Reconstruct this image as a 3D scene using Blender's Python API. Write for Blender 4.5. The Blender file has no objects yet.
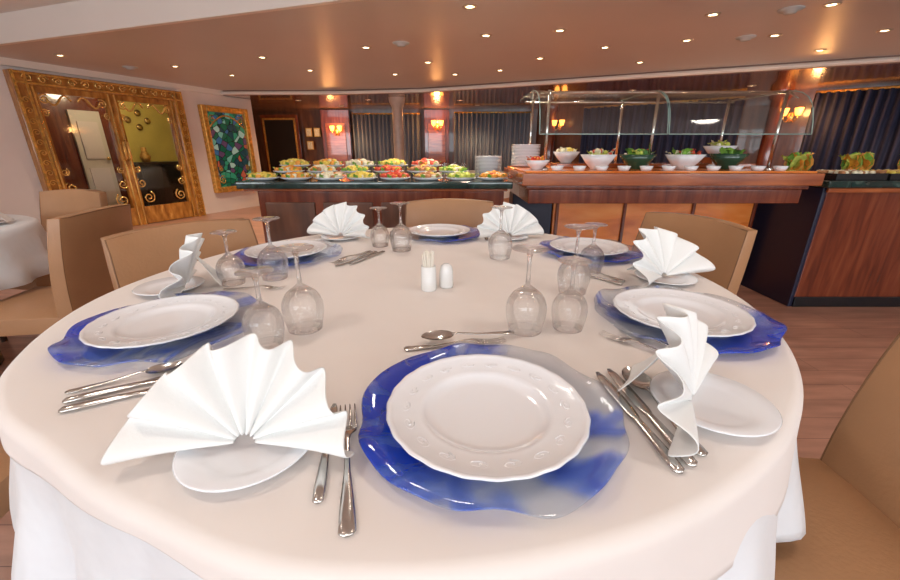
import bpy, math, random
from mathutils import Vector, Matrix
random.seed(7)
S=bpy.context.scene
try:
    S.view_settings.view_transform='Standard'
    S.cycles.transparent_max_bounces=24
except Exception: pass
R=math.radians
# ---------------------------------------------------------------- materials
def pm(name,col,rough=.5,metal=0,coat=0,trans=0,ior=1.45,emit=None,es=0,var=0,vscale=8,bump=0,bscale=60,sheen=0,bdist=.01):
    m=bpy.data.materials.new(name); m.use_nodes=True
    nt=m.node_tree; b=nt.nodes['Principled BSDF']
    b.inputs['Base Color'].default_value=(*col,1); b.inputs['Roughness'].default_value=rough
    b.inputs['Metallic'].default_value=metal; b.inputs['Coat Weight'].default_value=coat
    b.inputs['Transmission Weight'].default_value=trans; b.inputs['IOR'].default_value=ior
    if sheen: b.inputs['Sheen Weight'].default_value=sheen
    if emit: b.inputs['Emission Color'].default_value=(*emit,1); b.inputs['Emission Strength'].default_value=es
    if var or bump:
        tc=nt.nodes.new('ShaderNodeTexCoord')
    if var:
        n=nt.nodes.new('ShaderNodeTexNoise'); n.inputs['Scale'].default_value=vscale; n.inputs['Detail'].default_value=5
        nt.links.new(tc.outputs['Object'],n.inputs['Vector'])
        r=nt.nodes.new('ShaderNodeValToRGB'); r.color_ramp.elements[0].position=.3; r.color_ramp.elements[1].position=.7
        r.color_ramp.elements[0].color=(*[c*(1-var) for c in col],1); r.color_ramp.elements[1].color=(*[min(1,c*(1+var)) for c in col],1)
        nt.links.new(n.outputs['Fac'],r.inputs[0]); nt.links.new(r.outputs[0],b.inputs['Base Color'])
    if bump:
        n2=nt.nodes.new('ShaderNodeTexNoise'); n2.inputs['Scale'].default_value=bscale; n2.inputs['Detail'].default_value=3
        nt.links.new(tc.outputs['Object'],n2.inputs['Vector'])
        bp=nt.nodes.new('ShaderNodeBump'); bp.inputs['Strength'].default_value=bump; bp.inputs['Distance'].default_value=bdist
        nt.links.new(n2.outputs['Fac'],bp.inputs['Height']); nt.links.new(bp.outputs[0],b.inputs['Normal'])
    return m
def ramp_mat(name,stops,scale=(1,1,1),nscale=4,detail=6,rough=.3,coat=0,distort=0,metal=0,emit=0):
    m=bpy.data.materials.new(name); m.use_nodes=True
    nt=m.node_tree; b=nt.nodes['Principled BSDF']
    tc=nt.nodes.new('ShaderNodeTexCoord'); mp=nt.nodes.new('ShaderNodeMapping'); mp.inputs['Scale'].default_value=scale
    nt.links.new(tc.outputs['Object'],mp.inputs['Vector'])
    n=nt.nodes.new('ShaderNodeTexNoise'); n.inputs['Scale'].default_value=nscale; n.inputs['Detail'].default_value=detail
    n.inputs['Distortion'].default_value=distort
    nt.links.new(mp.outputs[0],n.inputs['Vector'])
    r=nt.nodes.new('ShaderNodeValToRGB')
    while len(r.color_ramp.elements)<len(stops): r.color_ramp.elements.new(.5)
    for e,(p,c) in zip(r.color_ramp.elements,stops): e.position=p; e.color=(*c,1)
    nt.links.new(n.outputs['Fac'],r.inputs[0]); nt.links.new(r.outputs[0],b.inputs['Base Color'])
    b.inputs['Roughness'].default_value=rough; b.inputs['Coat Weight'].default_value=coat; b.inputs['Metallic'].default_value=metal
    if emit:
        nt.links.new(r.outputs[0],b.inputs['Emission Color']); b.inputs['Emission Strength'].default_value=emit
    return m
def clear_shader(N,L,tint,base,edge,power=4.0):
    tr=N.new('ShaderNodeBsdfTransparent'); tr.inputs[0].default_value=(*tint,1)
    gl=N.new('ShaderNodeBsdfGlossy'); gl.inputs['Roughness'].default_value=.06
    lw=N.new('ShaderNodeLayerWeight'); lw.inputs[0].default_value=.5
    pw=N.new('ShaderNodeMath'); pw.operation='POWER'; pw.inputs[1].default_value=power; L.new(lw.outputs['Facing'],pw.inputs[0])
    ma=N.new('ShaderNodeMath'); ma.operation='MULTIPLY_ADD'; ma.inputs[1].default_value=edge; ma.inputs[2].default_value=base; L.new(pw.outputs[0],ma.inputs[0])
    m1=N.new('ShaderNodeMixShader'); L.new(ma.outputs[0],m1.inputs[0]); L.new(tr.outputs[0],m1.inputs[1]); L.new(gl.outputs[0],m1.inputs[2])
    return m1
def thin_glass(name,tint=(.93,.96,.95),base=.05,edge=.6,power=4.0):
    m=bpy.data.materials.new(name); m.use_nodes=True; nt=m.node_tree; N=nt.nodes; L=nt.links
    out=N['Material Output']; N.remove(N['Principled BSDF'])
    L.new(clear_shader(N,L,tint,base,edge,power).outputs[0],out.inputs[0]); return m
def crystal():
    m=bpy.data.materials.new('clear_glass'); m.use_nodes=True; nt=m.node_tree; N=nt.nodes; L=nt.links
    out=N['Material Output']; N.remove(N['Principled BSDF'])
    g=N.new('ShaderNodeBsdfGlass'); g.inputs['Roughness'].default_value=0; g.inputs['IOR'].default_value=1.5; g.inputs['Color'].default_value=(1,1,1,1)
    tr=N.new('ShaderNodeBsdfTransparent'); tr.inputs[0].default_value=(.99,.995,.995,1)
    m1=N.new('ShaderNodeMixShader'); m1.inputs[0].default_value=.55; L.new(tr.outputs[0],m1.inputs[1]); L.new(g.outputs[0],m1.inputs[2])
    L.new(m1.outputs[0],out.inputs[0]); return m
def charger_mat():
    m=bpy.data.materials.new('blue_swirl_glass'); m.use_nodes=True; nt=m.node_tree; N=nt.nodes; L=nt.links
    b=N['Principled BSDF']; out=N['Material Output']
    tc=N.new('ShaderNodeTexCoord'); oi=N.new('ShaderNodeObjectInfo')
    off=N.new('ShaderNodeVectorMath'); off.operation='MULTIPLY_ADD'
    L.new(oi.outputs['Random'],off.inputs[0]); off.inputs[1].default_value=(13,7,5); L.new(tc.outputs['Object'],off.inputs[2])
    def noise(sc,det,dis):
        n=N.new('ShaderNodeTexNoise'); n.inputs['Scale'].default_value=sc; n.inputs['Detail'].default_value=det; n.inputs['Distortion'].default_value=dis
        L.new(off.outputs[0],n.inputs['Vector']); return n
    def ribbon(n,c,w):
        a=N.new('ShaderNodeMath'); a.operation='SUBTRACT'; a.inputs[1].default_value=c; L.new(n.outputs['Fac'],a.inputs[0])
        a2=N.new('ShaderNodeMath'); a2.operation='ABSOLUTE'; L.new(a.outputs[0],a2.inputs[0])
        r1=N.new('ShaderNodeValToRGB'); r1.color_ramp.elements[0].color=(1,1,1,1); r1.color_ramp.elements[1].color=(0,0,0,1); r1.color_ramp.elements[1].position=w
        L.new(a2.outputs[0],r1.inputs[0]); return r1
    n=noise(3.0,2.5,1.1)
    r1=ribbon(n,.5,.030); r1b=ribbon(n,.58,.020)
    sx=N.new('ShaderNodeSeparateXYZ'); L.new(tc.outputs['Object'],sx.inputs[0])
    n2=noise(5,5,2.2)
    g=N.new('ShaderNodeMath'); g.operation='MULTIPLY_ADD'; g.inputs[1].default_value=-3.0; L.new(sx.outputs['X'],g.inputs[0]); L.new(n2.outputs['Fac'],g.inputs[2])
    g2=N.new('ShaderNodeMath'); g2.operation='MULTIPLY_ADD'; g2.inputs[1].default_value=.7; L.new(sx.outputs['Y'],g2.inputs[0]); L.new(g.outputs[0],g2.inputs[2])
    r2=N.new('ShaderNodeValToRGB'); r2.color_ramp.elements[0].position=.52; r2.color_ramp.elements[1].position=.95
    L.new(g2.outputs[0],r2.inputs[0])
    n3=noise(9,5,3.0); r3=N.new('ShaderNodeValToRGB'); r3.color_ramp.elements[0].position=.38; r3.color_ramp.elements[1].position=.60; r3.color_ramp.elements[0].color=(.5,.5,.5,1)
    L.new(n3.outputs['Fac'],r3.inputs[0])
    mm=N.new('ShaderNodeMath'); mm.operation='MULTIPLY'; L.new(r2.outputs[0],mm.inputs[0]); L.new(r3.outputs[0],mm.inputs[1])
    ms=N.new('ShaderNodeMath'); ms.operation='MULTIPLY'; ms.inputs[1].default_value=1.4; ms.use_clamp=True; L.new(mm.outputs[0],ms.inputs[0])
    m0=N.new('ShaderNodeMath'); m0.operation='MAXIMUM'; L.new(r1.outputs[0],m0.inputs[0]); L.new(r1b.outputs[0],m0.inputs[1])
    m0b=N.new('ShaderNodeMath'); m0b.operation='MULTIPLY'; m0b.inputs[1].default_value=.72; L.new(m0.outputs[0],m0b.inputs[0])
    mx=N.new('ShaderNodeMath'); mx.operation='MAXIMUM'; L.new(m0b.outputs[0],mx.inputs[0]); L.new(ms.outputs[0],mx.inputs[1])
    sc=N.new('ShaderNodeMath'); sc.operation='MULTIPLY_ADD'; sc.inputs[1].default_value=.68; sc.inputs[2].default_value=.10; L.new(mx.outputs[0],sc.inputs[0])
    cr=N.new('ShaderNodeValToRGB'); cr.color_ramp.elements.new(.3)
    for e_,(p_,c_) in zip(cr.color_ramp.elements,((0,(.50,.56,.64,1)),(.3,(.06,.20,.78,1)),(.9,(.006,.05,.52,1)))): e_.position=p_; e_.color=c_
    L.new(mx.outputs[0],cr.inputs[0]); L.new(cr.outputs[0],b.inputs['Base Color'])
    b.inputs['Roughness'].default_value=.08; b.inputs['Coat Weight'].default_value=.4
    m1=clear_shader(N,L,(.92,.94,.97),.03,.6)
    m2=N.new('ShaderNodeMixShader'); L.new(sc.outputs[0],m2.inputs[0]); L.new(m1.outputs[0],m2.inputs[1]); L.new(b.outputs[0],m2.inputs[2])
    L.new(m2.outputs[0],out.inputs[0]); return m
def plank_mat():
    m=bpy.data.materials.new('wood_plank_floor'); m.use_nodes=True; nt=m.node_tree; N=nt.nodes; L=nt.links
    b=N['Principled BSDF']; tc=N.new('ShaderNodeTexCoord')
    br=N.new('ShaderNodeTexBrick'); br.inputs['Scale'].default_value=1; br.inputs['Brick Width'].default_value=1.3; br.inputs['Row Height'].default_value=.13
    br.inputs['Mortar Size'].default_value=.0015; br.inputs['Color1'].default_value=(.44,.235,.16,1); br.inputs['Color2'].default_value=(.38,.20,.135,1); br.inputs['Mortar'].default_value=(.15,.07,.05,1)
    L.new(tc.outputs['Object'],br.inputs['Vector'])
    mp=N.new('ShaderNodeMapping'); mp.inputs['Scale'].default_value=(2,12,1); L.new(tc.outputs['Object'],mp.inputs[0])
    n=N.new('ShaderNodeTexNoise'); n.inputs['Scale'].default_value=1.5; n.inputs['Detail'].default_value=6; L.new(mp.outputs[0],n.inputs['Vector'])
    r=N.new('ShaderNodeValToRGB'); r.color_ramp.elements[0].color=(.75,.7,.7,1); r.color_ramp.elements[1].color=(1.2,1.15,1.15,1); r.color_ramp.elements[0].position=.3; r.color_ramp.elements[1].position=.7
    L.new(n.outputs['Fac'],r.inputs[0])
    mx=N.new('ShaderNodeMix'); mx.data_type='RGBA'; mx.blend_type='MULTIPLY'; mx.inputs[0].default_value=1
    L.new(br.outputs['Color'],mx.inputs[6]); L.new(r.outputs[0],mx.inputs[7]); L.new(mx.outputs[2],b.inputs['Base Color'])
    b.inputs['Roughness'].default_value=.3; return m
def stained_mat():
    m=bpy.data.materials.new('stained_glass'); m.use_nodes=True; nt=m.node_tree; N=nt.nodes; L=nt.links
    b=N['Principled BSDF']; tc=N.new('ShaderNodeTexCoord')
    v=N.new('ShaderNodeTexVoronoi'); v.inputs['Scale'].default_value=10; L.new(tc.outputs['Object'],v.inputs['Vector'])
    s=N.new('ShaderNodeSeparateColor'); L.new(v.outputs['Color'],s.inputs[0])
    r=N.new('ShaderNodeValToRGB'); r.color_ramp.interpolation='CONSTANT'
    st=[(0,(.01,.10,.05)),(.25,(.03,.22,.12)),(.42,(.12,.34,.26)),(.55,(.015,.05,.06)),(.70,(.04,.12,.24)),(.78,(.10,.05,.10)),(.84,(.30,.46,.38)),(.95,(.38,.09,.05))]
    while len(r.color_ramp.elements)<len(st): r.color_ramp.elements.new(.5)
    for e,(p,c) in zip(r.color_ramp.elements,st): e.position=p; e.color=(*c,1)
    L.new(s.outputs[0],r.inputs[0])
    v2=N.new('ShaderNodeTexVoronoi'); v2.feature='DISTANCE_TO_EDGE'; v2.inputs['Scale'].default_value=10; L.new(tc.outputs['Object'],v2.inputs['Vector'])
    gt=N.new('ShaderNodeMath'); gt.operation='GREATER_THAN'; gt.inputs[1].default_value=.04; L.new(v2.outputs['Distance'],gt.inputs[0])
    mx=N.new('ShaderNodeMix'); mx.data_type='RGBA'; mx.inputs[6].default_value=(.01,.01,.01,1); L.new(gt.outputs[0],mx.inputs[0]); L.new(r.outputs[0],mx.inputs[7])
    L.new(mx.outputs[2],b.inputs['Base Color']); L.new(mx.outputs[2],b.inputs['Emission Color']); b.inputs['Emission Strength'].default_value=.35  # panes glow in their own colours to stand in for backlight
    b.inputs['Roughness'].default_value=.15; return m

M_top=pm('cream_linen',(.77,.705,.66),.7,var=.02,vscale=2.5,bump=.35,bscale=2.2,sheen=.1,bdist=.06)
M_skirt=pm('white_damask',(.74,.76,.78),.38,bump=.3,bscale=8,sheen=.2,bdist=.03)
M_nap=pm('white_napkin',(.81,.81,.79),.75,bump=.06,bscale=300,sheen=.1)
M_porc=pm('white_porcelain',(.81,.81,.83),.12,coat=.5)
M_chg=charger_mat()
M_glass=crystal()
M_thin=thin_glass('guard_glass',(.88,.94,.92),.13,.4,2.5)
M_edge=pm('glass_edge',(.28,.42,.38),.2,coat=.4)
M_pane=thin_glass('door_pane',(.88,.86,.80),.08,.3,3)
M_steel=pm('polished_steel',(.62,.60,.57),.18,metal=1)
M_leather=pm('tan_leather',(.39,.205,.10),.36,var=.08,vscale=5,bump=.08,bscale=120)
M_seam=pm('leather_piping',(.20,.10,.045),.5)
M_dark=pm('dark_wood_leg',(.035,.018,.012),.3,coat=.3)
M_mahog=ramp_mat('mahogany_wood',[(.25,(.075,.012,.005)),(.5,(.16,.030,.011)),(.75,(.25,.060,.022))],(9,9,1.0),2.2,8,.2,.8,.6)
M_cherry=ramp_mat('cherry_wood',[(.25,(.17,.036,.010)),(.5,(.32,.080,.023)),(.75,(.46,.14,.042))],(1.2,9,9),2.2,8,.2,.7,.5)
M_orange=ramp_mat('orange_wood_panel',[(.25,(.58,.13,.02)),(.5,(.84,.24,.045)),(.75,(.95,.36,.09))],(1.2,9,5),2,8,.25,.5,.5)
M_navy=pm('navy_panel',(.010,.012,.035),.35)
M_marble=ramp_mat('green_marble',[(.35,(.012,.026,.024)),(.6,(.022,.05,.044)),(.75,(.08,.13,.11))],(1,1,1),9,8,.1,.5,1.5)
M_floor=plank_mat()
M_wall=pm('beige_wall',(.80,.71,.655),.7,var=.03,vscale=1.5)
M_ceil=pm('ceiling_paint',(.60,.52,.48),.36,var=.04,vscale=.8)
M_ceil2=pm('ceiling_cream',(.82,.74,.67),.5,var=.03,vscale=.8)
M_trim=pm('cream_trim',(.82,.74,.65),.4)
M_brownceil=ramp_mat('brown_ceiling',[(.3,(.22,.115,.08)),(.7,(.36,.21,.15))],(1,1,1),1.2,4,.2,.5)
M_gold=pm('antique_gold',(.70,.39,.09),.32,metal=.6,var=.35,vscale=25,bump=.5,bscale=45)
M_gold2=pm('bright_gold',(.92,.62,.20),.25,metal=.8)
M_doorframe=ramp_mat('carved_door_wood',[(.3,(.22,.075,.015)),(.6,(.48,.20,.035)),(.8,(.70,.38,.09))],(6,6,2),3,6,.22,.5)
M_stain=stained_mat()
M_curt=ramp_mat('grey_sheer_curtain',[(.3,(.15,.165,.19)),(.6,(.27,.30,.35)),(.8,(.42,.46,.52))],(6,6,.2),3,3,.8)
M_bcurt=ramp_mat('blue_curtain',[(.3,(.018,.022,.05)),(.7,(.06,.07,.14))],(6,6,.2),3,3,.8)
M_backwood=ramp_mat('back_wall_wood',[(.3,(.07,.025,.012)),(.6,(.16,.06,.028)),(.8,(.26,.11,.05))],(5,5,1),2,6,.3,.4)
M_colm=pm('column_marble',(.55,.41,.33),.3,var=.15,vscale=6)
M_lamp=pm('lamp_glow',(1,.9,.7),.5,emit=(1,.78,.45),es=14)
M_sconce=pm('sconce_glow',(1,.5,.15),.5,emit=(1,.36,.06),es=5)
M_ring=pm('downlight_ring',(.55,.45,.36),.3,metal=.5)
M_vent=pm('speaker_grille',(.46,.48,.47),.5)
M_black=pm('black_tray',(.012,.012,.014),.25)
M_yellow=pm('yellow_wall_paint',(.66,.52,.12),.6,var=.08,vscale=3)
M_door=pm('cream_door_paint',(.70,.64,.54),.5)
def fm(n,c,r=.5): return pm(n,c,r,var=.3,vscale=40)
F=[fm('food_lettuce',(.20,.42,.06)),fm('food_orange',(.85,.34,.05)),fm('food_tomato',(.65,.08,.04)),fm('food_yellow',(.90,.64,.12)),fm('food_cream',(.84,.74,.54)),fm('food_brown',(.44,.20,.08)),fm('food_herb',(.06,.18,.04)),fm('food_lime',(.50,.56,.10))]
M_dgbowl=pm('dark_green_bowl',(.02,.07,.04),.2,coat=.5)
M_salt=pm('shaker_ceramic',(.82,.82,.80),.2,coat=.4)
M_pick=pm('toothpick_paper',(.80,.74,.64),.7)

# ---------------------------------------------------------------- mesh builder
class MB:
    def __init__(s): s.v=[];s.f=[];s.mi=[];s.sm=[];s.mats=[]
    def add(s,verts,faces,mat,M=None,smooth=False):
        if mat not in s.mats: s.mats.append(mat)
        k=s.mats.index(mat); o=len(s.v)
        for p in verts:
            p=Vector(p)
            if M is not None: p=M@p
            s.v.append(p)
        for f in faces: s.f.append([i+o for i in f]); s.mi.append(k); s.sm.append(smooth)
    def box(s,c,d,mat,rz=0,M=None):
        x,y,z=[a/2 for a in d]
        vs=[(-x,-y,-z),(x,-y,-z),(x,y,-z),(-x,y,-z),(-x,-y,z),(x,-y,z),(x,y,z),(-x,y,z)]
        T=Matrix.Translation(c)@Matrix.Rotation(rz,4,'Z')
        if M is not None: T=M@T
        s.add(vs,[(0,3,2,1),(4,5,6,7),(0,1,5,4),(1,2,6,5),(2,3,7,6),(3,0,4,7)],mat,T)
    def lathe(s,prof,mat,seg=32,M=None,smooth=True,rfun=None):
        vs=[];fs=[];idx=[]
        for (r,z) in prof:
            if r<1e-6: idx.append([len(vs)]); vs.append((0,0,z))
            else:
                row=[]
                for i in range(seg):
                    a=2*math.pi*i/seg; rr=r*(rfun(a,r) if rfun else 1)
                    row.append(len(vs)); vs.append((rr*math.cos(a),rr*math.sin(a),z))
                idx.append(row)
        for A,B in zip(idx[:-1],idx[1:]):
            for i in range(seg):
                j=(i+1)%seg
                if len(A)==1 and len(B)==1: continue
                if len(A)==1: fs.append((A[0],B[j],B[i]))
                elif len(B)==1: fs.append((A[i],A[j],B[0]))
                else: fs.append((A[i],A[j],B[j],B[i]))
        s.add(vs,fs,mat,M,smooth)
    def tube(s,pts,r,mat,seg=6,M=None,smooth=True):
        pts=[Vector(p) for p in pts]; vs=[];fs=[]; n=len(pts)
        for i,p in enumerate(pts):
            t=(pts[min(i+1,n-1)]-pts[max(i-1,0)]).normalized()
            up=Vector((0,0,1)) if abs(t.z)<.9 else Vector((0,1,0))
            a=t.cross(up).normalized(); b=t.cross(a).normalized()
            rr=r[i] if isinstance(r,(list,tuple)) else r
            for k in range(seg):
                an=2*math.pi*k/seg; vs.append(p+a*rr*math.cos(an)+b*rr*math.sin(an))
        for i in range(n-1):
            for k in range(seg):
                j=(k+1)%seg; fs.append((i*seg+k,i*seg+j,(i+1)*seg+j,(i+1)*seg+k))
        fs.append(tuple(range(seg))[::-1]); fs.append(tuple((n-1)*seg+k for k in range(seg)))
        s.add(vs,fs,mat,M,smooth)
    def ball(s,c,r,mat,seg=9,rings=5,M=None):
        if not isinstance(r,(tuple,list)): r=(r,r,r)
        prof=[(math.sin(math.pi*i/rings),-math.cos(math.pi*i/rings)) for i in range(rings+1)]
        prof[0]=(0,-1); prof[-1]=(0,1)
        T=Matrix.Translation(c)@Matrix.Diagonal((r[0],r[1],r[2],1))
        if M is not None: T=M@T
        s.lathe(prof,mat,seg,T)
    def loft(s,secs,mat,M=None,seg=8):
        vs=[];fs=[];n=len(secs)
        for sc in secs:
            y,w,t,z=sc[:4]; xo=sc[4] if len(sc)>4 else 0
            for k in range(seg):
                a=2*math.pi*(k+.5)/seg; vs.append((xo+w*math.cos(a),y,z+t/2*math.sin(a)))
        for i in range(n-1):
            for k in range(seg):
                j=(k+1)%seg; fs.append((i*seg+k,(i+1)*seg+k,(i+1)*seg+j,i*seg+j))
        fs.append(tuple(range(seg))); fs.append(tuple((n-1)*seg+k for k in range(seg))[::-1])
        s.add(vs,fs,mat,M,True)
    def mesh(s,name):
        me=bpy.data.meshes.new(name); me.from_pydata([tuple(p) for p in s.v],[],s.f)
        for m in s.mats: me.materials.append(m)
        me.polygons.foreach_set('material_index',s.mi); me.polygons.foreach_set('use_smooth',s.sm); me.update()
        return me
    def obj(s,name,loc=(0,0,0),rz=0,parent=None,bevel=0,bseg=3,solid=0,sub=0):
        return place(s.mesh(name),name,loc,rz,parent,bevel,bseg,solid,sub)
def place(me,name,loc=(0,0,0),rz=0,parent=None,bevel=0,bseg=3,solid=0,sub=0):
    o=bpy.data.objects.new(name,me); S.collection.objects.link(o); o.location=loc; o.rotation_euler[2]=rz
    if parent: o.parent=parent
    if solid:
        q=o.modifiers.new('solid','SOLIDIFY'); q.thickness=solid; q.offset=0
    if sub:
        q=o.modifiers.new('sub','SUBSURF'); q.levels=sub; q.render_levels=sub
    if bevel:
        q=o.modifiers.new('bevel','BEVEL'); q.width=bevel; q.segments=bseg; q.limit_method='ANGLE'; q.angle_limit=R(40); q.harden_normals=False
        for p in me.polygons: p.use_smooth=True
        w=o.modifiers.new('wn','WEIGHTED_NORMAL'); w.keep_sharp=True
    return o
def empty(name,loc=(0,0,0),rz=0):
    e=bpy.data.objects.new(name,None); S.collection.objects.link(e); e.location=loc; e.rotation_euler[2]=rz; e.empty_display_size=.1; return e
def spot(loc,e,col,size=125,soft=.05):
    l=bpy.data.lights.new('downlight_beam','SPOT'); l.energy=e; l.color=col; l.spot_size=R(size); l.spot_blend=.85; l.shadow_soft_size=soft
    lo=bpy.data.objects.new('downlight_beam',l); S.collection.objects.link(lo); lo.location=loc

# ---------------------------------------------------------------- room shell
b=MB(); b.box((0,4,-.05),(19,16,.1),M_floor); b.obj('floor')
def wall(name,p0,p1,z0,z1,mat,th=.1):
    p0=Vector(p0);p1=Vector(p1);d=p1-p0;L=d.length;a=math.atan2(d.y,d.x)
    q=MB(); q.box((L/2,th/2,(z0+z1)/2),(L,th,z1-z0),mat); return q.obj(name,(p0.x,p0.y,0),a)
WA=Vector((-5.2,5.14)); WD=Vector((.3617,.9323)); aw=math.atan2(WD.y,WD.x)
p_l0=WA-WD*9.5; p_l1=WA+WD*3.6
q=MB()
q.box(((9.5+.12)/2,.05,1.25),(9.5+.12,.1,2.5),M_wall)
q.box((9.5+(.12+2.0)/2,.05,2.2),(1.88,.1,.6),M_wall)
q.box((9.5+(2.0+3.6)/2,.05,1.25),(1.6,.1,2.5),M_wall)
q.obj('wall_left',(p_l0.x,p_l0.y,0),aw)
wall('wall_stub',p_l1,(-5.0,10.7),0,2.5,M_wall)
wall('wall_back',(-5.6,10.6),(2.2,10.3),0,2.5,M_backwood)
wall('wall_right',(2.1,10.3),(8.6,4.8),0,2.5,M_backwood)
wall('wall_east',(8.55,4.9),(8.55,-3.2),0,2.5,M_wall)
q=MB()
q.box((1.0,1.75,1.15),(2.2,.06,2.3),M_mahog); q.box((2.75,1.75,1.15),(1.5,.06,2.3),M_yellow)
q.box((-.1,.9,1.15),(.06,1.7,2.3),M_mahog); q.box((3.5,.9,1.15),(.06,1.7,2.3),M_yellow); q.box((1.7,.93,2.28),(3.6,1.65,.06),M_ceil2)
q.obj('wall_vestibule',(WA.x,WA.y,0),aw)
q=MB(); q.box((0,0,.86),(.45,.04,1.72),M_door)
for z in (.5,1.25): q.box((0,-.03,z),(.3,.02,.6),M_wall)
q.ball((.17,-.05,.95),.03,M_gold2); o=WA+WD*1.62+Vector((-.9323,.3617))*1.69; q.obj('door_3',(o.x,o.y,0),aw)
q=MB()
for x,z in ((.0,1.62),(.18,1.5),(.35,1.62),(.2,1.75)): 
    q.lathe([(0,0),(.05,.0),(.06,-.012),(0,-.014)],M_gold2,20,Matrix.Translation((x,0,z))@Matrix.Rotation(R(-90),4,'X'))
o=WA+WD*2.3+Vector((-.9323,.3617))*1.70; q.obj('wall_plate_decoration',(o.x,o.y,0),aw)
q=MB(); q.box((0,0,.42),(.9,.4,.84),M_black); q.box((0,0,.86),(.96,.44,.04),M_dark); q.lathe([(0,0),(.06,0),(.09,.1),(.04,.2),(.05,.26),(0,.26)],M_gold,16,Matrix.Translation((-.2,0,.88)))
o=WA+WD*2.5+Vector((-.9323,.3617))*1.45; q.obj('console_cabinet',(o.x,o.y,0),aw)
l=bpy.data.lights.new('vestibule_lamp','POINT'); l.energy=45; l.color=(1,.86,.6); l.shadow_soft_size=.15  # point light added to brighten the vestibule, no fixture
lo=bpy.data.objects.new('vestibule_lamp',l); S.collection.objects.link(lo); o=WA+WD*1.8+Vector((-.9323,.3617))*.8; lo.location=(o.x,o.y,2.1)
q=MB(); q.box((0,-3.1,.35),(18,.12,.7),M_wall); q.box((0,-3.1,2.3),(18,.12,.5),M_wall)
fill_wins=[-5.4,-1.8,1.8,5.4]  # unseen rear windows, added as openings for the fill light
xs=[-9]+sum([[w-1.5,w+1.5] for w in fill_wins],[])+[9]
for i in range(0,len(xs),2):
    q.box(((xs[i]+xs[i+1])/2,-3.1,1.4),(xs[i+1]-xs[i],.12,1.4),M_wall)
q.obj('wall_rear')
for i,w in enumerate(fill_wins):
    q=MB()
    for dx in (-1.47,0,1.47): q.box((w+dx,-3.1,1.38),(.06,.14,1.35),M_trim)
    for z in (.73,2.02): q.box((w,-3.1,z),(3,.14,.06),M_trim)
    q.obj('window_%d'%(i+3))
b=MB()
def lineA(x): return 4.6-(x+4.56)*.329
curve=[(-9.2,7.95),(-3.6,7.85),(-2,7.82),(-.5,7.55),(1,6.9),(2.6,6.15),(5.05,5.05),(9.2,3.6)]
def slab(bb,poly,z0,z1,mat):
    n=len(poly); vs=[(x,y,z0) for x,y in poly]+[(x,y,z1) for x,y in poly]
    bb.add(vs,[tuple(range(n))[::-1],tuple(range(n,2*n))]+[(i,(i+1)%n,n+(i+1)%n,n+i) for i in range(n)],mat)
for (x0,y0),(x1,y1) in zip(curve[:-1],curve[1:]):
    slab(b,[(x0,lineA(x0)),(x1,lineA(x1)),(x1,y1),(x0,y0)],2.1,2.2,M_ceil)
    slab(b,[(x0,y0),(x1,y1),(x1,11.6),(x0,11.6)],2.02,2.2,M_brownceil)
slab(b,[(-9.2,-3.3),(9.2,-3.3),(9.2,lineA(9.2)+.1),(-9.2,lineA(-9.2)+.1)],2.34,2.44,M_ceil2)
b.obj('ceiling')
q=MB(); L=math.hypot(18.4,18.4*.329); q.box((0,0,2.22),(L,.05,.25),M_ceil2); q.obj('trim_1',(0,lineA(0)-.02,0),math.atan(-.329))
q=MB(); q.tube([(x,y-.03,2.055) for x,y in curve],.028,M_trim,8); q.obj('trim_2')
q=MB(); q.box((6.55,-.03,2.06),(13,.06,.08),M_trim); q.obj('trim_3',(p_l0.x,p_l0.y,0),aw)

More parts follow.
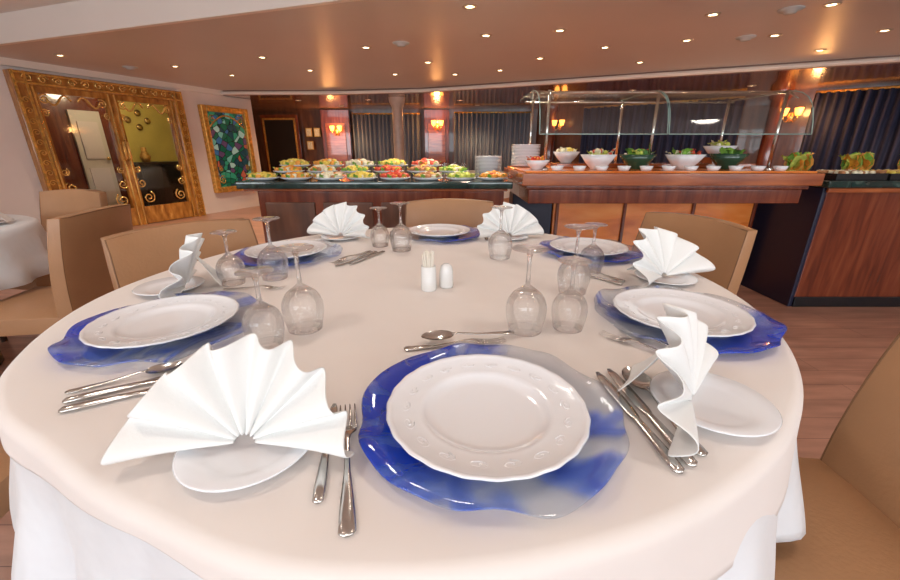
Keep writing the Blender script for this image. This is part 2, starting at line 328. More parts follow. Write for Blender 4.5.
def spiral(cx,cz,r,turns,sgn,y,ph=0,n=26):
    return [(cx+sgn*r*(1-.85*i/n)*math.cos(ph+turns*2*math.pi*i/n),y,cz+r*(1-.85*i/n)*math.sin(ph+turns*2*math.pi*i/n)) for i in range(n+1)]
def gold_door(name,s0,w,ztop,leaves=2,glass=True):
    o=WA+WD*s0; e=empty(name,(o.x,o.y,0),aw)
    q=MB(); fw=.15
    q.box((fw/2,-.05,ztop/2),(fw,.12,ztop),M_doorframe); q.box((w-fw/2,-.05,ztop/2),(fw,.12,ztop),M_doorframe)
    q.box((w/2,-.05,ztop-fw/2),(w-2*fw,.12,fw),M_doorframe)
    q.obj('frame',parent=e,bevel=.01,bseg=2)
    q=MB()
    for x in (.025,fw-.02,w-.025,w-fw+.02): q.box((x,-.12,ztop/2),(.02,.02,ztop),M_gold)
    for z in (ztop-.02,ztop-fw+.02): q.box((w/2,-.12,z),(w-.05,.02,.02),M_gold)
    n=14
    for i in range(n):
        z=.1+i*(ztop-.3)/n
        for x in (fw/2,w-fw/2): q.tube(spiral(x,z,.04,1.3,1 if i%2 else -1,-.12),.006,M_gold,5)
    m=int(w/.16)
    for i in range(m): q.tube(spiral(.15+i*(w-.3)/(m-1),ztop-fw/2,.05,1.4,1 if i%2 else -1,-.12),.009,M_gold2,5)
    q.obj('carving',parent=e)
    lw=(w-2*fw)/leaves
    for k in range(leaves):
        x0=fw+k*lw; x1=x0+lw; q=MB(); H=ztop-fw
        vs=[(x0+.04,-.03,.2),(x1-.04,-.03,.2),(x1-.04,-.03,H-.05),(x0+.04,-.03,H-.05)]
        q.add(vs,[(0,1,2,3)],M_pane if glass else M_black)
        for x in (x0+.04,x1-.04): q.box((x,-.04,H/2),(.075,.06,H),M_doorframe); q.box((x,-.075,H/2),(.02,.012,H),M_gold2)
        q.box(((x0+x1)/2,-.04,.14),(lw-.1,.06,.26),M_doorframe); q.box(((x0+x1)/2,-.04,H-.035),(lw-.1,.06,.07),M_doorframe)
        for sgn,cx in ((1,x0+.13),(-1,x1-.13)):
            q.tube([(cx+sgn*(.02+.26*i/12),-.06,H-.14-.06*math.sin(2*math.pi*i/12)) for i in range(13)],.012,M_gold2,6)
            q.tube(spiral(cx,H-.14,.06,1.5,sgn,-.06,1),.010,M_gold2,5)
            q.tube(spiral(cx-sgn*.03,H-.30,.045,1.5,-sgn,-.06,1),.009,M_gold2,5)
            q.tube(spiral(cx+sgn*.06,.40,.09,1.6,-sgn,-.06,2),.010,M_gold2,5)
            q.tube(spiral(cx,.62,.07,1.6,sgn,-.06,2),.009,M_gold2,5)
            q.tube(spiral(cx-sgn*.02,.82,.05,1.6,-sgn,-.06,2),.008,M_gold2,5)
        hx=x1-.03 if k==0 else x0+.03
        q.tube([(hx,-.07,.95),(hx,-.13,.98),(hx,-.13,1.2),(hx,-.07,1.23)],.014,M_gold2,8)
        q.obj('leaf_%d'%(k+1),parent=e)
gold_door('door_1',.02,2.08,1.98)
gold_door('door_2',-3.2,2.3,1.98,glass=False)
o=WA+WD*2.42; e=empty('window_1',(o.x,o.y,0),aw)
q=MB(); w=.98; z0,z1=.35,1.83
for x in (.05,w-.05): q.box((x,-.05,(z0+z1)/2),(.1,.1,z1-z0),M_gold)
for z in (z0+.05,z1-.05): q.box((w/2,-.05,z),(w-.2,.1,.1),M_gold)
q.obj('frame',parent=e,bevel=.015)
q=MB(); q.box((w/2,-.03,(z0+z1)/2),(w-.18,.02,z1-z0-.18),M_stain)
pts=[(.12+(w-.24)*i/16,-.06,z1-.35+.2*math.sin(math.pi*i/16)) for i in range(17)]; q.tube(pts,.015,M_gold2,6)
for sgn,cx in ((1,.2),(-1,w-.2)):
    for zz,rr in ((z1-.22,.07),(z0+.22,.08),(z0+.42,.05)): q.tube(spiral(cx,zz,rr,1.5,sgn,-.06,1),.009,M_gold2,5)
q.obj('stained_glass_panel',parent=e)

def curtain(name,p0,p1,z0,z1,mat,folds=16,off=.12):
    p0=Vector(p0);p1=Vector(p1);d=(p1-p0);L=d.length;d.normalize();n=Vector((d.y,-d.x))
    N=folds*6; vs=[];fs=[]
    for i in range(N+1):
        t=i/N; a=.045*math.sin(t*folds*2*math.pi)+.015*math.sin(t*folds*5)
        for z in (z0,(z0+z1)/2,z1):
            p=p0+d*L*t+n*(off+a); vs.append((p.x,p.y,z))
    for i in range(N):
        for k in range(2): fs.append((i*3+k,(i+1)*3+k,(i+1)*3+k+1,i*3+k+1))
    q=MB(); q.add(vs,fs,mat,smooth=True)
    a=p0+n*off;c=p1+n*off
    q.tube([(a.x,a.y,z1+.01),(c.x,c.y,z1+.01)],.02,M_gold,6)
    q.obj(name,solid=.004)
curtain('window_curtain',(-2.35,10.45),(-.72,10.4),.3,1.90,M_curt)
curtain('window_curtain',(.10,10.35),(1.95,10.28),.3,1.92,M_curt,18)
curtain('window_curtain',(5.9,7.05),(7.5,5.7),.2,1.95,M_bcurt,18,.12)
curtain('window_curtain',(3.0,9.5),(5.2,7.65),.2,1.95,M_bcurt,20,.12)
def sconce(x,y,z,ang=0,light=True):
    q=MB()
    q.ball((0,.02,0),(.05,.025,.08),M_gold2,10,6)
    for sx in (-.09,.09):
        q.tube([(0,0,-.03),(sx*.6,-.05,-.08),(sx,-.07,-.03),(sx,-.07,.02)],.01,M_gold2,6)
        q.lathe([(.035,0),(.045,.03),(.06,.11),(.05,.112),(.03,.02)],M_sconce,14,Matrix.Translation((sx,-.07,.02)))
    q.obj('wall_sconce',(x,y,z),ang)
    if light:
        l=bpy.data.lights.new('sconce_light','POINT'); l.energy=14; l.color=(1,.45,.14); l.shadow_soft_size=.06
        lo=bpy.data.objects.new('sconce_light',l); S.collection.objects.link(lo); lo.location=(x,y-.3,z+.1)
q=MB()
for x0,x1 in ((-3.1,-2.42),(-.62,-.02)):
    q.box(((x0+x1)/2,10.33,1.0),(x1-x0,.14,2.0),M_mahog)
    q.box(((x0+x1)/2,10.25,1.15),((x1-x0)*.7,.04,1.1),M_cherry)
q.obj('wall_panel',bevel=.01)
sconce(-2.72,10.2,1.50); sconce(-.3,10.2,1.62)
sconce(5.55,7.0,1.6,-.7,True); sconce(2.5,9.75,1.6,-.7,False)
q=MB()
for (x,y) in ((2.35,9.95),(5.5,7.25),(7.75,5.4)):
    q.lathe([(.16,0),(.16,.12),(.12,.16),(.12,1.86),(.17,1.92),(.17,2.02)],M_mahog,20,Matrix.Translation((x,y,0)))
q.obj('wall_pilaster')
q=MB(); q.lathe([(.15,0),(.15,.15),(.1,.2),(.1,1.85),(.15,1.95),(.16,2.02)],M_colm,24); q.obj('round_column',(-1.0,8.2,0))
q=MB(); q.box((0,0,.95),(.9,.06,1.9),M_mahog); q.box((0,-.04,1.1),(.72,.03,1.4),M_black)
for z in (.4,1.8): q.box((0,-.06,z),(.8,.02,.04),M_gold)
for x in (-.38,.38): q.box((x,-.06,1.1),(.04,.02,1.44),M_gold)
q.obj('door_4',(-4.15,10.42,0),-.03)
q=MB()
for i,(x,z) in enumerate(((-3.45,1.5),(-3.45,1.2),(-3.25,1.5))):
    q.box((x,10.38,z),(.15,.03,.2),M_gold); q.box((x,10.36,z),(.11,.02,.16),F[4])
q.obj('picture_frame')

q=MB(); q.lathe([(.0,-.002),(.032,-.002)],M_lamp,20); q.lathe([(.032,0),(.034,-.008),(.055,-.006),(.058,.004)],M_ring,20)
dl=q.mesh('recessed_downlight')
q=MB(); q.lathe([(0,-.03),(.04,-.028),(.045,-.012),(.075,-.01),(.085,.0),(.085,.004)],M_vent,24); vent=q.mesh('ceiling_speaker')
def unp(x,y,z):
    v=290-y;u=x-450;fw=371.2+.3355*v;up=-132.2+.942*v;k=(z-1.1)/up
    return (u*k,fw*k,z)
DL=[(470,6),(486,35),(366,47),(428,62),(262,57),(310,70),(232,75),(605,47),(687,40),(713,14),(775,35),(832,4),(560,30),(455,74),(175,66),(640,62),(540,58),(395,74),(885,30),(60,55),(820,50),(500,70)]
for k,(x,y) in enumerate(DL):
    p=unp(x,y,2.1)
    place(dl,'recessed_downlight',(p[0],p[1],2.099))
    if k%2==0: spot((p[0],p[1],2.07),90,(1,.83,.64))
for (x,y) in ((401,43),(130,67),(746,37),(791,9)):
    p=unp(x,y,2.1); place(vent,'ceiling_speaker',(p[0],p[1],2.099))
for i,(x,y) in enumerate([(-3,8.6),(-1.6,8.5),(.2,8.6),(1.4,8.0),(3,7.2),(-2.4,9.6),(0.6,9.5),(4.6,6.7),(2.6,8.6),(6.2,5.4)]):
    place(dl,'recessed_downlight',(x,y,2.019)); 
    if i!=8: spot((x,y,1.99),48,(1,.68,.38))
for (x,y) in [(-.9,.4),(.9,.6),(-2.4,1.2),(2.6,1.2),(0,-1.2),(-.2,1.9),(-4,2.2)]:
    place(dl,'recessed_downlight',(x,y,2.339)); spot((x,y,2.30),24 if abs(x)<1.5 else 46,(1,.92,.83),140,.12)

# ---------------------------------------------------------------- buffet counters
q=MB()
q.box((-.50,3.28,.42),(1.78,.74,.80),M_mahog)
q.box((-.50,3.28,.04),(1.7,.7,.08),M_black)
for i in range(4): q.box((-1.16+i*.42,2.905,.44),(.36,.02,.6),M_backwood)
q.box((-.53,3.27,.865),(1.94,.86,.05),M_marble); q.box((-.53,3.27,.83),(1.88,.8,.02),M_cherry)
q.obj('buffet_counter',bevel=.008,bseg=2)
q=MB()
q.box((1.385,2.98,.925),(1.87,.9,.075),M_cherry)
q.box((1.385,3.0,.875),(1.80,.84,.03),M_mahog)
q.box((1.385,3.0,.815),(1.76,.8,.09),M_mahog)
q.box((1.385,2.98,.968),(1.82,.84,.012),M_orange)
q.box((1.64,3.30,.39),(1.62,.20,.76),M_orange)
q.box((.66,3.30,.39),(.32,.20,.76),M_navy)
for x in (.86,1.4,1.95,2.44): q.box((x,3.192,.42),(.025,.02,.7),M_mahog)
q.box((1.50,3.42,.04),(1.9,.33,.08),M_black)
q.box((1.5,3.15,.990),(1.45,.3,.03),M_cherry)
q.obj('buffet_island',bevel=.012,bseg=3)
q=MB()
q.box((3.64,3.12,.43),(2.2,.8,.86),M_mahog)
q.box((2.525,3.14,.43),(.03,.84,.86),M_navy)
q.box((3.64,2.72,.04),(2.2,.02,.08),M_black)
q.box((3.64,3.11,.885),(2.3,.88,.045),M_marble)
q.box((3.64,2.692,.845),(2.26,.02,.03),M_cherry)
q.obj('buffet_counter',bevel=.006,bseg=2)
e=empty('sneeze_guard',(0,0,0))
q=MB()
for x in (.64,1.34,2.16):
    for y in (2.80,3.36):
        q.tube([(x,y,.974),(x,y,1.46)],.010,M_steel,10)
        q.lathe([(.03,0),(.03,.008),(.013,.012)],M_steel,16,Matrix.Translation((x,y,.974)))
    q.tube([(x,3.36,1.452),(x,2.80,1.452),(x,2.70,1.40)],.006,M_steel,8)
q.tube([(.58,2.80,1.445),(2.2,2.80,1.445)],.006,M_steel,8); q.tube([(.58,3.36,1.445),(2.2,3.36,1.445)],.006,M_steel,8)
q.obj('posts',parent=e)
prof=[(3.40,1.462),(2.90,1.465),(2.82,1.458),(2.75,1.438),(2.70,1.41),(2.665,1.375),(2.64,1.335),(2.615,1.26),(2.60,1.19)]
vs=[];fs=[]
for (x0,x1) in ((.55,1.335),(1.345,2.22)):
    o=len(vs)
    for (y,z) in prof: vs+= [(x0,y,z),(x1,y,z)]
    for i in range(len(prof)-1): fs.append((o+2*i,o+2*i+1,o+2*i+3,o+2*i+2))
q=MB(); q.add(vs,fs,M_thin,smooth=True)
q.obj('curved_glass',parent=e)
q=MB()
for x0,x1 in ((.55,1.335),(1.345,2.22)):
    q.tube([(x0,2.60,1.19),(x1,2.60,1.19)],.004,M_edge,6)
    for x in (x0,x1): q.tube([(x,y,z) for y,z in prof],.0035,M_edge,5)
q.obj('glass_rim',parent=e)

# ------------------------------------------------ food
def leaf(q,c,r,mat,az,tilt):
    n=5; vs=[];fs=[]
    M=Matrix.Translation(c)@Matrix.Rotation(az,4,'Z')@Matrix.Rotation(-tilt,4,'Y')
    for i in range(n+1):
        t=i/n; w=.38*math.sin(math.pi*min(1,t*.85+.12))*r
        z=.25*r*math.sin(t*2.2)
        vs+= [(t*r,-w,z+.12*r*math.sin(i*2)),(t*r,0,z-.05*r),(t*r,w,z-.1*r*math.sin(i*2))]
    for i in range(n):
        for k in range(2): fs.append((i*3+k,i*3+k+1,(i+1)*3+k+1,(i+1)*3+k))
    q.add(vs,fs,mat,M,True)
def platter(name,loc,rx,ry,cols,n=40,piece=.018,dish=M_porc,foot=0):
    q=MB(); T=Matrix.Translation((0,0,foot))@Matrix.Diagonal((rx,ry,1,1))
    if foot: q.lathe([(0,0),(.05,0),(.05,.006),(.012,.012),(.012,foot-.01),(.04,foot),(0,foot)],M_steel,18)
    q.lathe([(0,0),(.6,0),(.7,.004),(1,.018),(1,.022),(.7,.009),(0,.007)],dish,28,T)
    for i in range(n):
        a=i*2.4; r=math.sqrt((i+.5)/n)*.8
        s=piece*random.uniform(.7,1.25)
        ci=cols[0] if random.random()<.6 else random.choice(cols)
        q.ball((rx*r*math.cos(a),ry*r*math.sin(a),foot+.012+s*.6+(1-r)*.03),(s*random.uniform(.8,1.3),s,s*.8),F[ci],7,4)
    for i in range(6):
        a=i*1.1; leaf(q,(rx*.75*math.cos(a),ry*.75*math.sin(a),foot+.012),.045,F[[0,7][i%2]],a,.7)
    return q.obj(name,loc)
z=.891
cols=[[3,1,4],[1,3,4],[4,5,1],[3,0,4],[2,1,4],[5,4,3],[7,0,4],[1,4,2],[3,4,0]]
i=0
for x in [-1.36,-1.12,-.88,-.64,-.40,-.16,.08,.31]:
    platter('food_platter',(x,2.98,z),.113,.10,cols[i%9]); i+=1
for x in [-1.26,-1.0,-.74,-.48,-.22,.03]:
    platter('food_platter',(x,3.22,z),.12,.1,cols[(i+2)%9],foot=.035); i+=1
for x in [-1.3,-1.02,-.75,-.48,-.2]:
    platter('food_platter',(x,3.47,z),.13,.1,cols[(i+4)%9],foot=.07,piece=.022); i+=1
def bowl(name,loc,r,h,mat,salad,flute=0,n=24):
    q=MB()
    rf=(lambda a,rr: 1+flute*abs(math.cos(4*a))*(rr/r)) if flute else None
    q.lathe([(0,0),(r*.4,0),(r*.42,h*.08),(r*.7,h*.45),(r,h),(r*.96,h),(r*.66,h*.5),(r*.3,h*.15),(0,h*.12)],mat,32,rfun=rf)
    q.ball((0,0,h*.75),(r*.85,r*.85,h*.35),F[salad[0]],12,6)
    for i in range(n):
        a=random.uniform(0,6.28);rr=random.uniform(0,r*.7)
        if i%2: leaf(q,(rr*math.cos(a),rr*math.sin(a),h*.95),r*.42,F[random.choice(salad)],a,random.uniform(.2,1.0))
        else: q.ball((rr*math.cos(a),rr*math.sin(a),h*(1.0+.2*(1-rr/r))),r*random.uniform(.10,.18),F[random.choice(salad)],7,4)
    return q.obj(name,loc)
bowl('salad_bowl',(1.00,2.80,.975),.115,.095,M_porc,[7,4,2],.06)
bowl('salad_bowl',(1.28,2.84,.975),.12,.095,M_dgbowl,[0,6,7])
bowl('salad_bowl',(1.58,2.80,.975),.12,.095,M_porc,[0,4,2],.06)
bowl('salad_bowl',(1.90,2.84,.975),.12,.10,M_dgbowl,[6,0])
bowl('salad_bowl',(.88,3.15,1.006),.10,.08,M_porc,[4,3])
bowl('salad_bowl',(1.42,3.15,1.006),.10,.07,M_porc,[2,0])
q=MB(); q.box((0,0,0),(.2,.2,.04),M_cherry); q.obj('display_riser',(2.03,3.15,1.026))
bowl('salad_bowl',(2.03,3.15,1.047),.115,.08,M_porc,[4,7])
bowl('salad_bowl',(.58,2.76,.975),.085,.06,M_porc,[2,1])
q=MB(); q.lathe([(0,0),(.03,0),(.042,.028),(.039,.028),(.028,.008),(0,.008)],M_porc,18); q.ball((0,0,.016),(.034,.034,.012),F[5],10,4); rk=q.mesh('sauce_ramekin')
for i in range(11): place(rk,'sauce_ramekin',(.68+i*.142,2.62,.975))
def garnish(loc,s=1):
    q=MB(); q.lathe([(0,0),(.07,0),(.085,.02),(.08,.02),(0,.01)],M_black,18)
    for i in range(8): leaf(q,(0,0,.015),.13*s,F[[7,1,0][i%3]],i*.8,random.uniform(.8,1.4))
    q.ball((0,0,.05),.028,F[1],8,5); q.obj('garnish_dish',loc)
for x,y in ((2.62,3.15),(2.84,3.32),(3.06,3.15),(3.30,3.3),(3.55,3.2)): garnish((x,y,.909),1.2)
for i,x in enumerate([2.75,3.11,3.47,3.83]):
    q=MB(); q.box((0,0,.02),(.34,.26,.04),M_black)
    for k in range(60): q.ball((random.uniform(-.15,.15),random.uniform(-.11,.11),.045),(.018,.018,.013),F[[4,5,3,2][(i+k%2)%4]],6,4)
    q.obj('food_tray',(x,2.86,.909))
q=MB()
for i in range(15): 
    zz=i*.0105
    q.lathe([(0,zz),(.07,zz),(.09,zz+.006),(.11,zz+.012),(.11,zz+.015),(.085,zz+.009),(0,zz+.005)],M_porc,28)
ps=q.mesh('plate_stack'); place(ps,'plate_stack',(.31,3.36,z)); place(ps,'plate_stack',(.58,3.2,.975))
q=MB(); q.lathe([(.03,0),(.032,.1)],M_glass,14); tb=q.mesh('glass_tumbler')
for i in range(3): place(tb,'glass_tumbler',(-.04+i*.075,3.62,z))
def far_table(x,y):
    q=MB(); q.lathe([(0,.74),(.6,.74),(.62,.72),(.64,.5),(.66,.35)],M_skirt,32); q.lathe([(.25,0),(.05,.05),(.05,.74)],M_dark,16); q.obj('dining_table',(x,y,0))
far_table(-1.9,6.6); far_table(0.4,7.0); far_table(3.6,5.6)

# ---------------------------------------------------------------- main table
TC=(-.065,1.075); RX,RY=.81,.83
def sstep(a,b,x):
    t=max(0,min(1,(x-a)/(b-a))); return t*t*(3-2*t)
def rad(a):
    d=math.degrees(a)%360
    return 1-.025*sstep(224,240,d)*(1-sstep(250,266,d))+.035*sstep(165,195,d)*(1-sstep(214,236,d))
q=MB(); T=Matrix.Diagonal((RX-.012,RY-.012,1,1))
q.lathe([(0,.70),(1,.70),(1,.740),(0,.740)],M_dark,96,T,smooth=False,rfun=lambda a,r:rad(a))
q.lathe([(0,0),(.32,0),(.32,.03),(.08,.07),(.06,.12),(.06,.62),(.14,.70),(0,.70)],M_dark,32)
q.obj('dining_table',(TC[0],TC[1],0))
cloth=empty('tablecloth',(TC[0],TC[1],0))
def clothmesh(name,mat,ztop,botfun,rx,ry,amp,nf,ph,seg=300,rows=14,flare=.0,bias=.6):
    vs=[(0,0,ztop)];fs=[]
    rings=[]
    for t in (.3,.6,.85,.95,.985): rings.append(('t',t))
    for i in range(5): rings.append(('c',(i+1)/5))
    for i in range(1,rows+1): rings.append(('s',i/rows))
    rc=.018
    for kind,t in rings:
        for i in range(seg):
            a=2*math.pi*i/seg; cx,sy=math.cos(a)*rad(a),math.sin(a)*rad(a)
            zb=botfun(a)
            if kind=='t': x,y,z=rx*t*cx,ry*t*sy,ztop
            elif kind=='c':
                th=t*math.pi/2; e=1-.015+ (rc*math.sin(th))/rx; x,y=rx*e*cx,ry*e*sy; z=ztop-rc*(1-math.cos(th))
            else:
                dz=(ztop-rc-zb)*t; e0=1-.015+rc/rx
                g=sstep(0,.3,dz)
                f=math.sin(nf*a+ph+.8*math.sin(3*a))+.4*math.sin(nf*1.7*a+1)
                off=amp*g*(f+bias)+flare*dz
                x,y=(rx*e0+off)*cx,(ry*e0+off)*sy; z=ztop-rc-dz
            vs.append((x,y,z))
    n=len(rings)
    for i in range(seg): fs.append((0,1+i,1+(i+1)%seg))
    for r in range(n-1):
        for i in range(seg):
            j=(i+1)%seg; A=1+r*seg; B=A+seg
            fs.append((A+i,B+i,B+j,A+j))
    q=MB(); q.add(vs,fs,mat,smooth=True); return q.obj(name,parent=cloth,solid=.0016)
def bot_s(a):
    d=math.degrees(a)%360
    w=sstep(172,196,d)*(1-sstep(285,310,d))
    return .49-.34*w
def bot_t(a):
    d=math.degrees(a)%360
    w=sstep(185,205,d)*(1-sstep(250,275,d))
    return .645+.02*math.cos(4*a+.6)+.06*w
clothmesh('underskirt',M_skirt,.745,bot_s,RX,RY,.024,24,0,flare=.07,bias=.9)
clothmesh('topper',M_top,.749,bot_t,RX+.003,RY+.003,.006,13,1,rows=8,flare=.08)
ZT=.7502

# chargers & plates
q=MB(); wv=lambda a,r: 1+(.016*math.sin(5*a+1)+.012*math.sin(9*a)+.008*math.sin(14*a+2))*(r/.18)
q.lathe([(0,.001),(.10,.001),(.14,.003),(.160,.007),(.178,.013),(.180,.015),(.178,.0165),(.158,.0115),(.138,.0075),(.10,.0055),(0,.0055)],M_chg,96,rfun=wv)
for i,p in enumerate(q.v):
    r=math.hypot(p.x,p.y); a=math.atan2(p.y,p.x)
    if r>.145: p.z+=max(0,(r-.145)/.035)*(.003*math.sin(7*a+1)+.002*math.sin(11*a)+.001)
chg=q.mesh('charger_plate')
def rimw(a,r): return 1+(.005*math.cos(24*a) if r>.125 else 0)
q=MB(); q.lathe([(0,.0),(.070,.0),(.075,-.0),(.080,.006),(.088,.010),(.120,.014),(.131,.018),(.134,.0205),(.132,.0225),(.127,.0205),(.124,.0185),(.092,.0155),(.086,.0145),(.083,.0125),(.076,.0085),(.066,.0065),(0,.006)],M_porc,96,rfun=rimw)
for i in range(18):
    a=i*2*math.pi/18; T=Matrix.Rotation(a,4,'Z')@Matrix.Translation((.108,0,.0169))
    pts=[(.010*(1-.8*t/12)*math.cos(t*.75)*(1 if i%2 else -1)*.7,.014*(1-.8*t/12)*math.sin(t*.75),0) for t in range(13)]
    q.tube(pts,.0007,M_porc,4,T)
plate=q.mesh('dinner_plate')
q=MB(); q.lathe([(0,0),(.045,0),(.05,.003),(.077,.011),(.080,.013),(.078,.0145),(.052,.0065),(.045,.005),(0,.0045)],M_porc,56); bread=q.mesh('bread_plate')
SET=[(.055,.465,0),(-.575,.745,.3),(.50,.79,2.2),(-.56,1.34,1.1),(-.04,1.685,2.6),(.50,1.385,1.7)]
for i,(x,y,a) in enumerate(SET):
    place(chg,'charger_plate',(x,y,ZT),a)
    place(plate,'dinner_plate',(x-.006,y-(.004 if i else .014),ZT+.0062),a)

def knife():
    q=MB(); q.loft([(0,.004,.004,.004),(.004,.008,.007,.0045),(.03,.0085,.008,.005),(.075,.0065,.007,.005),(.095,.0055,.006,.005),(.10,.0075,.003,.005),(.115,.009,.002,.005),(.17,.0095,.0015,.005),(.20,.0075,.0015,.005),(.215,.003,.001,.005)],M_steel); return q.mesh('table_knife')
def spoon():
    q=MB(); q.loft([(0,.004,.003,.003),(.004,.009,.004,.003),(.03,.0085,.004,.0035),(.08,.004,.004,.006),(.125,.003,.004,.012),(.138,.005,.003,.012)],M_steel)
    n=10;m=16;vs=[];fs=[]
    cy=.168
    for i in range(n+1):
        r=i/n
        for k in range(m):
            a=2*math.pi*k/m; vs.append((.0215*r*math.cos(a)*(1-.1*math.sin(a)),cy+.034*r*math.sin(a),.003+.009*r*r))
    for i in range(n):
        for k in range(m):
            j=(k+1)%m; fs.append((i*m+k,i*m+j,(i+1)*m+j,(i+1)*m+k))
    q.add(vs,fs,M_steel,smooth=True); 
    q.add([(v[0]*1.02,cy+(v[1]-cy)*1.02,v[2]-.0012) for v in vs],[f[::-1] for f in fs],M_steel,smooth=True)
    return q.mesh('table_spoon')
def fork():
    q=MB(); q.loft([(0,.004,.003,.003),(.004,.0095,.004,.003),(.03,.0085,.004,.0035),(.08,.004,.004,.006),(.125,.003,.004,.012),(.135,.006,.003,.012),(.145,.0125,.0022,.009),(.158,.0125,.002,.006)],M_steel)
    for i in range(4):
        x=-.0105+i*.007; q.loft([(.154,.0022,.002,.0065,x),(.175,.0019,.0018,.004,x*.97),(.19,.0016,.0016,.005,x*.95),(.203,.0008,.001,.009,x*.93)],M_steel,seg=6)
    return q.mesh('table_fork')
KN,SP,FK=knife(),spoon(),fork()
def cut(me,p0,p1,z=ZT,s=None):
    d=Vector(p1)-Vector(p0); a=math.atan2(d.y,d.x)-math.pi/2
    o=place(me,me.name,(p0[0],p0[1],z),a)
    if s: o.scale=(s,s,s)
    return o
cut(FK,(-.098,.275),(-.152,.50)); cut(KN,(-.138,.312),(-.170,.50),s=.8)
cut(KN,(.262,.352),(.242,.57)); cut(KN,(.283,.362),(.264,.585)); cut(SP,(.306,.38),(.294,.56),s=.95); 
cut(FK,(-.085,.650),(.115,.682),s=.95); cut(SP,(.125,.700),(-.07,.664),ZT+.010,.9)
cut(KN,(-.565,.487),(-.37,.60),s=.95); cut(KN,(-.55,.465),(-.36,.565),s=.95); cut(SP,(-.585,.512),(-.4,.62),s=.75)
cut(FK,(.43,.585),(.315,.70),s=.9); cut(FK,(.455,.605),(.345,.725),s=.8)
cut(KN,(.47,1.02),(.36,1.15),s=.8); cut(FK,(.49,1.05),(.385,1.19),s=.8)
cut(FK,(-.29,1.40),(-.385,1.21)); cut(KN,(-.265,1.385),(-.365,1.185)); cut(KN,(-.238,1.39),(-.335,1.19),s=.9)
cut(FK,(-.262,1.76),(-.250,1.58),s=.9); cut(KN,(.154,1.76),(.150,1.56),s=.9); cut(FK,(-.60,.985),(-.42,.99),s=.8)

def wineglass(H,br,bowl_r,rim_r,stem):
    hb=stem
    def B(t,r): return (r,hb+(H-hb)*t)
    out=[(0,0),(br*.96,0),(br,.0012),(br*.96,.0024),(br*.5,.005),(.007,.010),(.0042,.02),(.0040,hb*.6),(.005,hb-.004),(bowl_r*.45,hb+.006),B(.15,bowl_r*.70),B(.27,bowl_r*.88),B(.38,bowl_r*.97),B(.5,bowl_r),B(.67,bowl_r*.98),B(.85,rim_r*1.07),(rim_r,H)]
    th=.0014
    inn=[(rim_r-th,H),B(.85,rim_r*1.07-th),B(.67,bowl_r*.98-th),B(.5,bowl_r-th),B(.38,bowl_r*.97-th),B(.27,bowl_r*.88-th),(bowl_r*.68-th,hb+(H-hb)*.16),(bowl_r*.42,hb+.009),(0,hb+.005)]
    q=MB(); q.lathe([(r,H-z) for r,z in out+inn],M_glass,48)
    me=q.mesh('wine_glass'); me.flip_normals(); return me
GW=wineglass(.172,.036,.041,.034,.078); GS=wineglass(.145,.033,.036,.030,.062)
def glass(me,x,y): place(me,'wine_glass',(x,y,ZT+.0006),random.random())
for x,y in ((.154,.738),(.318,.966),(.17,1.31),(-.505,1.085),(-.300,.745),(-.178,1.42)): glass(GW,x,y)
for x,y in ((.245,.748),(.426,1.147),(-.60,1.035),(-.350,.675),(-.268,1.488)): glass(GS,x,y)

# napkins
def napkin(np=7,Rr=.138,spread=178,lean=14,seed=0,curl=.03,squash=.92,amp0=.0155):
    rnd=random.Random(seed); q=MB()
    A=np*8; B=8; vs=[];fs=[]
    jr=[rnd.uniform(-1,1) for _ in range(np*2+3)]
    tw=rnd.uniform(-.3,.3)
    for j in range(B+1):
        t=j/B
        for i in range(A+1):
            u=i/A; ph=u*np*2*math.pi
            kx=u*np*2; k0=int(kx)%len(jr); k1=(k0+1)%len(jr); jj=jr[k0]*(1-kx%1)+jr[k1]*(kx%1)
            a=math.radians(90+spread/2-spread*u)+.03*jj*t
            zz=math.cos(ph+.5*math.sin(ph)*t)
            rr=(.012+(Rr-.012)*t)*(1+.018*zz*t+.012*jj*t)
            amp=.003+amp0*t*(1+.25*jj)
            x=rr*math.cos(a); z=rr*math.sin(a)*squash
            y=amp*zz - curl*(abs(math.cos(a))**2)*t + .016*t*t*math.sin(a) + .006*tw*math.sin(3*a)*t
            z-=.006*t**3*abs(math.cos(a))
            z=max(z,0.0)+.004
            ln=math.radians(lean)
            vs.append((x,y+z*math.sin(ln),z*math.cos(ln)))
    W=A+1
    for j in range(B):
        for i in range(A): fs.append((j*W+i,j*W+i+1,(j+1)*W+i+1,(j+1)*W+i))
    q.add(vs,fs,M_nap,smooth=True)
    st=[]
    for j in range(7):
        t=j/6
        for s_ in (-1,-.5,0,.5,1):
            st.append((s_*(.004+.05*t),.040+.045*t+.008*abs(s_)*t,.070*(1-t)**1.2+.004+.006*abs(s_)*(1-t)))
    f2=[]
    for j in range(6):
        for k in range(4): f2.append((j*5+k,j*5+k+1,(j+1)*5+k+1,(j+1)*5+k))
    q.add(st,f2,M_nap,smooth=True)
    return q.mesh('napkin_fan')
def put_nap(x,y,rz,seed,plate_at=None,**k):
    me=napkin(seed=seed,**k)
    if plate_at: place(bread,'bread_plate',(plate_at[0],plate_at[1],ZT))
    return place(me,'napkin_fan',(x,y,ZT+.0085),rz,solid=.0026,sub=1)
put_nap(-.250,.390,R(2),1,(-.247,.396),np=8,lean=16,curl=.035,Rr=.137,squash=.9,amp0=.014)
put_nap(.345,.478,R(53),12,(.375,.48),np=7,lean=14,Rr=.143,amp0=.016,curl=.012)
put_nap(-.70,.985,R(-68),3,(-.74,.985),np=7,Rr=.15,amp0=.016,curl=.015)
put_nap(-.455,1.62,R(-18),4,(-.455,1.62),np=8,Rr=.145)
put_nap(.245,1.62,R(14),5,(.245,1.62),np=8,Rr=.145)
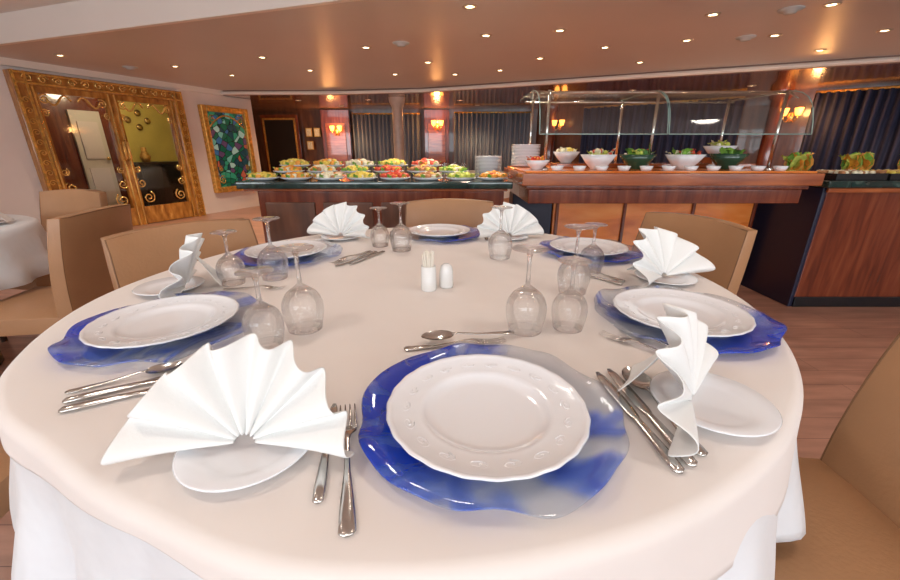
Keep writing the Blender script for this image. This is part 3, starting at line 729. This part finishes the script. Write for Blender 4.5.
put_nap(.605,1.06,R(28),6,(.61,1.065),np=7,Rr=.152,lean=22,curl=.05,amp0=.017)

q=MB(); q.lathe([(0,0),(.017,0),(.019,.004),(.018,.045),(.0145,.058),(.008,.064),(0,.065)],M_salt,24)
for i in range(5): q.ball((.004*math.cos(i*1.256),.004*math.sin(i*1.256),.0645),.0008,M_black,5,3)
sh=q.mesh('salt_shaker'); place(sh,'salt_shaker',(-.010,1.01,ZT))
q=MB(); q.lathe([(0,0),(.019,0),(.0205,.003),(.019,.066),(.0175,.066),(.017,.006),(0,.006)],M_salt,24)
for i in range(26):
    a=i*2.4; r=.0145*math.sqrt((i+.5)/26); q.tube([(r*.6*math.cos(a),r*.6*math.sin(a),.01),(r*1.05*math.cos(a),r*1.05*math.sin(a),.098+.008*math.sin(i))],.0024,M_pick,5)
q.obj('toothpick_holder',(-.056,.985,ZT))

# ---------------------------------------------------------------- chairs
def chair_mesh():
    q=MB()
    nx,ny=8,8
    def slab2(fn,nu,nv,mat):
        vs=[];fs=[]
        for s_ in (0,1):
            for i in range(nu+1):
                for j in range(nv+1): vs.append(fn(i/nu,j/nv,s_))
        W=nv+1;O=(nu+1)*W
        for i in range(nu):
            for j in range(nv):
                a=i*W+j; fs.append((a,a+1,a+W+1,a+W)); fs.append((O+a,O+a+W,O+a+W+1,O+a+1))
        for i in range(nu):
            a=i*W; fs.append((a,a+W,O+a+W,O+a)); a=i*W+nv; fs.append((a,O+a,O+a+W,a+W))
        for j in range(nv):
            a=j; fs.append((a,O+a,O+a+1,a+1)); a=nu*W+j; fs.append((a,a+1,O+a+1,O+a))
        q.add(vs,fs,mat,smooth=True)
    def seat(u,v,s_):
        x=(u-.5)*.46*(1+.04*v); y=-.22+.44*v
        dome=.022*(1-(2*u-1)**4)*(1-(2*v-1)**4)
        return (x,y,.36 if s_==0 else .43+dome)
    slab2(seat,nx,ny,M_leather)
    def back(u,v,s_):
        w=.44+.035*math.sin(v*math.pi*.9); x=(u-.5)*w
        y=-.20-.09*v**1.3-.035*(1-(2*u-1)**2)*v
        z=.34+.515*v-.012*(2*u-1)**2*v
        th=.065-.02*v
        return (x,y-(th if s_==0 else 0),z)
    slab2(back,12,10,M_leather)
    for s_ in (0,1):
        pts=[]
        dy=.002 if s_==0 else -.002
        for v in [i/10 for i in range(11)]: p=back(0,v,s_); pts.append((p[0]+.003,p[1]+dy,p[2]))
        for u in [i/12 for i in range(1,13)]: p=back(u,1,s_); pts.append((p[0],p[1]+dy,p[2]-.003))
        for v in [1-i/10 for i in range(1,11)]: p=back(1,v,s_); pts.append((p[0]-.003,p[1]+dy,p[2]))
        q.tube(pts,.0032,M_seam,5)
    for sx in (-1,1):
        q.tube([(sx*.19,.18,.37),(sx*.19,.19,0)],[.022,.015],M_dark,8)
        q.tube([(sx*.19,-.19,.37),(sx*.19,-.25,0)],[.022,.015],M_dark,8)
    return q.mesh('dining_chair')
CH=chair_mesh()
def chair(x,y,rz):
    o=place(CH,'dining_chair',(x,y,0),R(rz)); 
    m=o.modifiers.new('bev','BEVEL'); m.width=.014; m.segments=3; m.limit_method='ANGLE'; m.angle_limit=R(50)
    return o
chair(0,1.78,180); chair(.65,1.43,108); chair(-.68,1.19,-126); chair(.625,.51,86)
chair(-1.16,.52,-80); chair(-1.90,1.73,98); chair(-2.5,2.32,172)
chair(-2.6,.9,10)

q=MB(); q.lathe([(0,.745),(.58,.745),(.598,.735),(.605,.70)]+[(.61+.0,.66),(.62,.56),(.63,.49)],M_skirt,96,rfun=lambda a,r:1+(.03*math.sin(18*a)*max(0,(r-.605)/.025)))
q.lathe([(0,0),(.28,0),(.28,.03),(.06,.07),(.05,.74)],M_dark,24)
q.obj('dining_table',(-2.68,1.74,0),solid=.002)
me=napkin(seed=9,np=8); place(bread,'bread_plate',(-2.30,1.95,.747)); place(me,'napkin_fan',(-2.30,1.95,.756),R(-60),solid=.0022,sub=1)
place(plate,'dinner_plate',(-2.55,1.5,.747)); place(GW,'wine_glass',(-2.50,2.1,.7475))

# ---------------------------------------------------------------- lights
for i,w in enumerate(fill_wins):
    l=bpy.data.lights.new('window_daylight','AREA'); l.shape='RECTANGLE'; l.size=2.8; l.size_y=1.25; l.energy=88; l.color=(.86,.93,1)  # fill added behind the camera to brighten the room
    lo=bpy.data.objects.new('window_daylight',l); S.collection.objects.link(lo); lo.location=(w,-3.3,1.45); lo.rotation_euler=(R(90),0,0)
W=bpy.data.worlds.new('World'); S.world=W; W.use_nodes=True
sky=W.node_tree.nodes.new('ShaderNodeTexSky'); sky.sky_type='NISHITA'
sky.sun_disc=False; sky.sun_elevation=R(40)
W.node_tree.links.new(sky.outputs[0],W.node_tree.nodes['Background'].inputs[0]); W.node_tree.nodes['Background'].inputs[1].default_value=.05

cam=bpy.data.cameras.new('camera'); co=bpy.data.objects.new('camera',cam); S.collection.objects.link(co)
co.location=(0,0,1.10); co.rotation_euler=(R(70.4),0,0); cam.sensor_width=36; cam.lens=15.76; cam.clip_start=.02
S.camera=co
